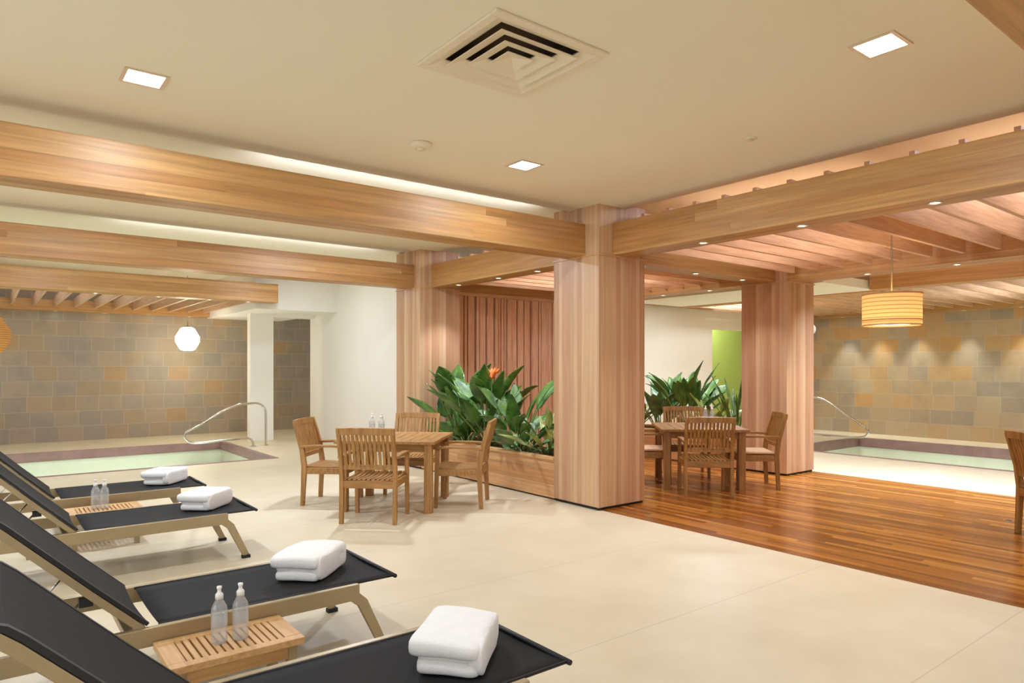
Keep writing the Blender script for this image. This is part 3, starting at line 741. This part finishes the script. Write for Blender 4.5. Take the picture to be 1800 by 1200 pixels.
def make_table(pre):
    r = empty('dining_table', (0, 0, 0)); tk = lambda a: pre+'_'+a; s = .52; z = .73
    m = MB(); n = 9; e = .09
    for i in range(n):
        w_ = (2*s-2*e)/n; x0 = -s+e+i*w_; m.box(x0+.003, -s+e, z-.028, x0+w_-.003, s-e, z)
    m.box(-s, -s, z-.03, s, -s+e, z); m.box(-s, s-e, z-.03, s, s, z); m.box(-s, -s+e, z-.03, -s+e, s-e, z); m.box(s-e, -s+e, z-.03, s, s-e, z)
    m.build('tabletop', tk('y'), r, .003)
    m = MB(); k = .43
    m.box(-k, -k-.012, z-.115, k, -k+.012, z-.03); m.box(-k, k-.012, z-.115, k, k+.012, z-.03); m.box(-k-.012, -k, z-.115, -k+.012, k, z-.03); m.box(k-.012, -k, z-.115, k+.012, k, z-.03)
    m.build('apron', tk('x'), r, .002)
    for a in (-1, 1):
        for b in (-1, 1): MB().box(a*.44-.04, b*.44-.04, 0, a*.44+.04, b*.44+.04, z-.03).build('leg', tk('z'), r, .004)
    return r
TH = R(-43); U1 = Vector((math.cos(TH), math.sin(TH))); U2 = Vector((-math.sin(TH), math.cos(TH)))
def set_chair(ch, c, du, rot, label, group, z=0):
    p = Vector(c)+U1*du[0]+U2*du[1]
    ch.location = (p.x, p.y, z); ch.rotation_euler = (0, 0, TH+R(rot)); tag(ch, label, 'chair', group); return ch
T1 = (3.55, 6.62); T2 = (7.17, 5.41)
tb = make_table('teak'); tb.location = (*T1, 0); tb.rotation_euler = (0, 0, TH); tag(tb, 'square teak dining table on the stone floor by the near planter', 'table')
tb = make_table('darkteak'); tb.location = (*T2, .004); tb.rotation_euler = (0, 0, TH); tag(tb, 'square dark teak dining table on the wood floor between two columns', 'table')
ch0 = make_chair('teak')
g = 'teak armchairs around the left dining table'
set_chair(ch0, T1, (-.022, -.735), 0, 'teak slatted armchair seen from behind at the left dining table', g)
set_chair(copy_tree(ch0), T1, (-.735, .06), -90, 'teak slatted armchair at the left side of the left dining table', g)
set_chair(copy_tree(ch0), T1, (.70, .06), 90, 'teak slatted armchair seen edge-on between the left table and the planter', g)
set_chair(copy_tree(ch0), T1, (-.02, .74), 180, 'teak slatted armchair facing us behind the left dining table', g)
ch1 = make_chair('darkteak'); g = 'dark teak armchairs around the far dining table'
set_chair(ch1, T2, (-.04, -.69), 0, 'dark slatted armchair seen from behind at the far dining table', g, .004)
ch2 = make_chair('darkteak', True)
set_chair(ch2, T2, (.64, -.12), 90, 'dark armchair with pale seat pad right of the far dining table', g, .004)
set_chair(copy_tree(ch2), T2, (-.66, .06), -90, 'dark armchair mostly hidden by the big column at the far dining table', g, .004)
set_chair(copy_tree(ch1), T2, (-.02, .75), 180, 'dark armchair facing us at the back of the far dining table', g, .004)
rc = copy_tree(ch1); pr_ = Vector((6.93, 1.66))+U1*.24+U2*.27
rc.location = (pr_.x, pr_.y, .004); rc.rotation_euler = (0, 0, TH+R(-90)); tag(rc, 'dark armchair cut off by the right edge on the wood floor', 'chair')
if 'group' in rc: del rc['group']

# ------------------------------------------------------------------ sun loungers
LW = .66
def make_lounger():
    r = empty('sun_lounger', (0, 0, 0))    # local x towards the foot end, y across; origin under the middle of the foot edge
    h = LW/2; z = .36
    Lh = 1.19                              # foot edge back to hinge
    # sling seat with a slight sag
    m = MB(); nx, ny = 12, 8; vs = []
    for i in range(nx+1):
        x = -Lh+.045+(Lh-.045)*i/nx
        for j in range(ny+1):
            y = -h+.022+(2*h-.044)*j/ny; q = j/ny*2-1
            vs.append((x, y, z-.012*(1-q*q)))
    fs = [(i*(ny+1)+j, i*(ny+1)+j+1, (i+1)*(ny+1)+j+1, (i+1)*(ny+1)+j) for i in range(nx) for j in range(ny)]
    o = len(vs); vs2 = [(a, b, c-.006) for a, b, c in vs]
    ring = [j for j in range(ny+1)]+[i*(ny+1)+ny for i in range(1, nx+1)]+[nx*(ny+1)+j for j in range(ny-1, -1, -1)]+[i*(ny+1) for i in range(nx-1, 0, -1)]
    m.add(vs+vs2, fs+[tuple(reversed([k+o for k in f])) for f in fs]+[(a, a+o, b+o, b) for a, b in zip(ring, ring[1:]+ring[:1])], True)
    m.build('seat_sling', 'sling', r)
    m = MB()
    for s in (-1, 1): m.tube([(-Lh+.04, s*(h-.026), z-.003), (0, s*(h-.026), z-.003)], .007, 8)
    m.tube([(0, -h+.012, z-.004), (0, h-.012, z-.004)], .011, 8)
    m.build('sling_hem', 'sling_edge', r)
    # tan metal frame
    m = MB()
    for s in (-1, 1):
        m.box(-1.98, s*h-.016, z-.08, -.22, s*h+.016, z+.001)
    for x in (-.24, -1.25, -1.95): m.box(x-.02, -h, z-.07, x+.02, h, z-.035)
    m.build('frame', 'bronze_rail', r, .004)
    for s in (-1, 1):
        lg = MB().strip([(-.27, s*h, z-.04), (-.20, s*h, z-.10), (-.085, s*h, .02)], .03, [.06, .055, .045], (0, 1, 0)).build('leg', 'bronze_rail', r, .004)
        MB().box(-.115, s*h-.02, 0, -.055, s*h+.02, .022).build('foot_cap', 'rubber', lg)
        lg = MB().strip([(-1.80, s*h, z-.04), (-1.86, s*h, z-.10), (-1.95, s*h, .02)], .03, [.06, .055, .045], (0, 1, 0)).build('leg', 'bronze_rail', r, .004)
        MB().box(-1.98, s*h-.02, 0, -1.92, s*h+.02, .022).build('foot_cap', 'rubber', lg)
    # raised backrest with a rolled head end
    path = [(-Lh-.005, z+.012), (-Lh-.2, z+.2), (-Lh-.5, z+.5), (-Lh-.535, z+.53), (-Lh-.58, z+.548), (-Lh-.72, z+.57)]
    def sweep(y0, y1, th, dz, sag=0):
        m = MB(); n = len(path); ny = 6; vs = []
        nrm = []
        for i in range(n):
            a = Vector(path[max(i-1, 0)]); b = Vector(path[min(i+1, n-1)]); d = (a-b).normalized(); nrm.append((-d.y, d.x) if False else (d.y*-1, d.x))
        for k in (0, 1):
            for i, (x, zz) in enumerate(path):
                for j in range(ny+1):
                    y = y0+(y1-y0)*j/ny; q = j/ny*2-1; o_ = dz-k*th-sag*(1-q*q)
                    vs.append((x+nrm[i][0]*o_, y, zz+nrm[i][1]*o_))
        W_ = ny+1; o = n*W_
        fs = [(i*W_+j, i*W_+j+1, (i+1)*W_+j+1, (i+1)*W_+j) for i in range(n-1) for j in range(ny)]
        ring = [j for j in range(W_)]+[i*W_+ny for i in range(1, n)]+[(n-1)*W_+j for j in range(ny-1, -1, -1)]+[i*W_ for i in range(n-2, 0, -1)]
        m.add(vs, fs+[tuple(reversed([q+o for q in f])) for f in fs]+[(a, a+o, b+o, b) for a, b in zip(ring, ring[1:]+ring[:1])]); return m
    sweep(-h+.008, h-.008, .006, .007, .012).build('back_sling', 'sling', r)
    for s in (-1, 1): MB().strip([(x, s*(h-.012), zz) for x, zz in path], .02, .016, (0, 1, 0)).build('back_hem', 'sling_edge', r)
    m = MB()
    for s in (-1, 1): m.strip([(x-.019, s*(h-.020), zz-.019) for x, zz in path], .03, .032, (0, 1, 0))
    m.bar((-Lh-.42, -h+.02, z+.37), (-Lh-.42, h-.02, z+.37), .025, .025)
    m.build('back_frame', 'bronze_rail', r, .003)
    # prop struts
    for s in (-1, 1):
        m = MB(); m.tube([(-Lh-.22, s*(h-.06), z+.17), (-Lh-.42, s*(h-.06), z-.05)], .006, 8); m.build('prop_strut', 'steel', r)
    MB().box(-Lh-.255, -h+.02, z+.13, -Lh-.205, -h+.055, z+.165).build('bracket', 'rubber', r)
    return r
lo0 = make_lounger(); g = 'black sling loungers in a row'
for i, (x, y, lab) in enumerate(((1.765, 2.235, 'nearest black sling lounger with tan frame, at the bottom edge'),
        (1.755, 3.61, 'second black sling lounger, beyond the slatted side table with two bottles'),
        (1.70, 5.80, 'third black sling lounger, between the large gap and the far side table'),
        (1.67, 7.24, 'farthest black sling lounger, next to the left pool'))):
    l = lo0 if i == 0 else copy_tree(lo0); l.location = (x, y, 0); tag(l, lab, 'sun lounger', g)

# folded towels
def make_towel(seed):
    rd = random.Random(seed); m = MB()
    def layer(zc, hz, hx, hy, ox, oy, rot):
        nu, nv = 20, 12; vs = []
        for i in range(nv+1):
            ph = -math.pi/2+math.pi*i/nv
            for k in range(nu*2):
                th = 2*math.pi*k/(nu*2)
                sg = lambda c, e: math.copysign(abs(c)**e, c)
                x = hx*sg(math.cos(ph), .22)*sg(math.cos(th), .22); y = hy*sg(math.cos(ph), .22)*sg(math.sin(th), .22); zz = hz*sg(math.sin(ph), .6)
                zz += .006*math.sin(x*19+seed)*math.cos(y*15+seed*2)*(1 if zz > 0 else 0)
                y += .005*math.sin(x*31+seed*3); x += .005*math.sin(y*27+seed)
                # drooping folded front edge
                c, s_ = math.cos(rot), math.sin(rot); vs.append((ox+x*c-y*s_, oy+x*s_+y*c, zc+zz))
        W_ = nu*2; fs = [(i*W_+k, i*W_+(k+1) % W_, (i+1)*W_+(k+1) % W_, (i+1)*W_+k) for i in range(nv) for k in range(W_)]
        m.add(vs, fs, True)
    layer(.028, .028, .185, .122, .0, -.004, 0)
    layer(.064, .019, .178, .112, .006, .008, R(1.0))
    layer(.100, .036, .195, .140, .0, .004, R(-1.0))
    layer(.066, .062, .186, .030, .002, -.108, R(.6))
    return m
for i, (x, y, rz, lab) in enumerate(((1.456, 2.23, 42, 'folded white towel on the nearest lounger'), (1.42, 3.65, 45, 'folded white towel on the second lounger'),
        (1.42, 5.88, 46, 'folded white towel on the third lounger'), (1.40, 7.36, 50, 'folded white towel on the farthest lounger'))):
    r = make_towel(i+1).build('folded_towel', 'towel_terry'); r.location = (x, y, .352); r.rotation_euler = (0, 0, R(rz)); tag(r, lab, 'towel', 'folded towels on the loungers')

# slatted side tables between the loungers
def make_side():
    r = empty('side_table', (0, 0, 0)); hx, hy, z = .27, .17, .30
    m = MB(); m.box(-hx, -hy, z-.03, hx, -hy+.05, z); m.box(-hx, hy-.05, z-.03, hx, hy, z)
    m.box(-hx, -hy+.05, z-.03, -hx+.07, hy-.05, z); m.box(hx-.07, -hy+.05, z-.03, hx, hy-.05, z)
    n = 13
    for i in range(n):
        x0 = -hx+.07+(2*hx-.14)*i/n; w_ = (2*hx-.14)/n; m.box(x0+.004, -hy+.05, z-.026, x0+w_-.004, hy-.05, z-.002)
    m.build('tabletop', 'bench_y', r, .003)
    m = MB(); k = .03
    m.box(-hx+k, -hy+k, z-.09, hx-k, -hy+k+.02, z-.03); m.box(-hx+k, hy-k-.02, z-.09, hx-k, hy-k, z-.03)
    m.box(-hx+k, -hy+k, z-.09, -hx+k+.02, hy-k, z-.03); m.box(hx-k-.02, -hy+k, z-.09, hx-k, hy-k, z-.03)
    m.build('apron', 'bench_x', r)
    for a in (-1, 1):
        for b in (-1, 1): MB().box(a*(hx-.045)-.02, b*(hy-.045)-.02, 0, a*(hx-.045)+.02, b*(hy-.045)+.02, z-.03).build('leg', 'bronze_rail', r, .003)
    return r
s0 = make_side(); s0.location = (.845, 3.09, 0); tag(s0, 'low slatted wooden side table holding two clear bottles, in the foreground', 'side table', 'side tables between loungers')
s1 = copy_tree(s0); s1.location = (.80, 6.62, 0); tag(s1, 'low slatted wooden side table between the third and farthest loungers', 'side table', 'side tables between loungers')

# water bottles with sport caps
def make_bottle():
    r = empty('water_bottle', (0, 0, 0))
    m = MB().lathe([(.028, 0), (.033, .006), (.033, .05), (.031, .056), (.033, .062), (.033, .14), (.030, .155), (.018, .178), (.0135, .184), (.0135, .195)], (0, 0, 0), 24)
    m.build('body', 'clear_plastic', r)
    MB().lathe([(.027, .003), (.0318, .008), (.0318, .15), (.0, .151)], (0, 0, 0), 24).build('water', 'water_in_bottle', r)
    MB().lathe([(.0165, .186), (.0165, .206), (.012, .212), (.008, .216), (.008, .228), (.0105, .231), (.0105, .24), (0, .242)], (0, 0, 0), 20).build('cap', 'bottle_cap', r)
    MB().lathe([(.0336, .075), (.0336, .125)], (0, 0, 0), 24, False).build('label_band', 'clear_plastic', r)
    return r
b0 = make_bottle(); first = True
for x, y, z, lab in ((.80, 3.085, .30, 'left clear water bottle with white cap on the foreground side table'), (.885, 3.075, .30, 'right clear water bottle with white cap on the foreground side table'),
        (.74, 6.64, .30, 'left clear water bottle on the side table by the farthest lounger'), (.80, 6.60, .30, 'right clear water bottle on the side table by the farthest lounger'),
        (3.40, 6.92, .73, 'left clear water bottle on the left dining table'), (3.48, 6.85, .73, 'right clear water bottle on the left dining table'),
        (7.48, 5.52, .734, 'left clear water bottle on the far dining table'), (7.54, 5.46, .734, 'right clear water bottle on the far dining table')):
    b = b0 if first else copy_tree(b0); first = False
    b.location = (x, y, z); tag(b, lab, 'bottle', 'clear water bottles in pairs')
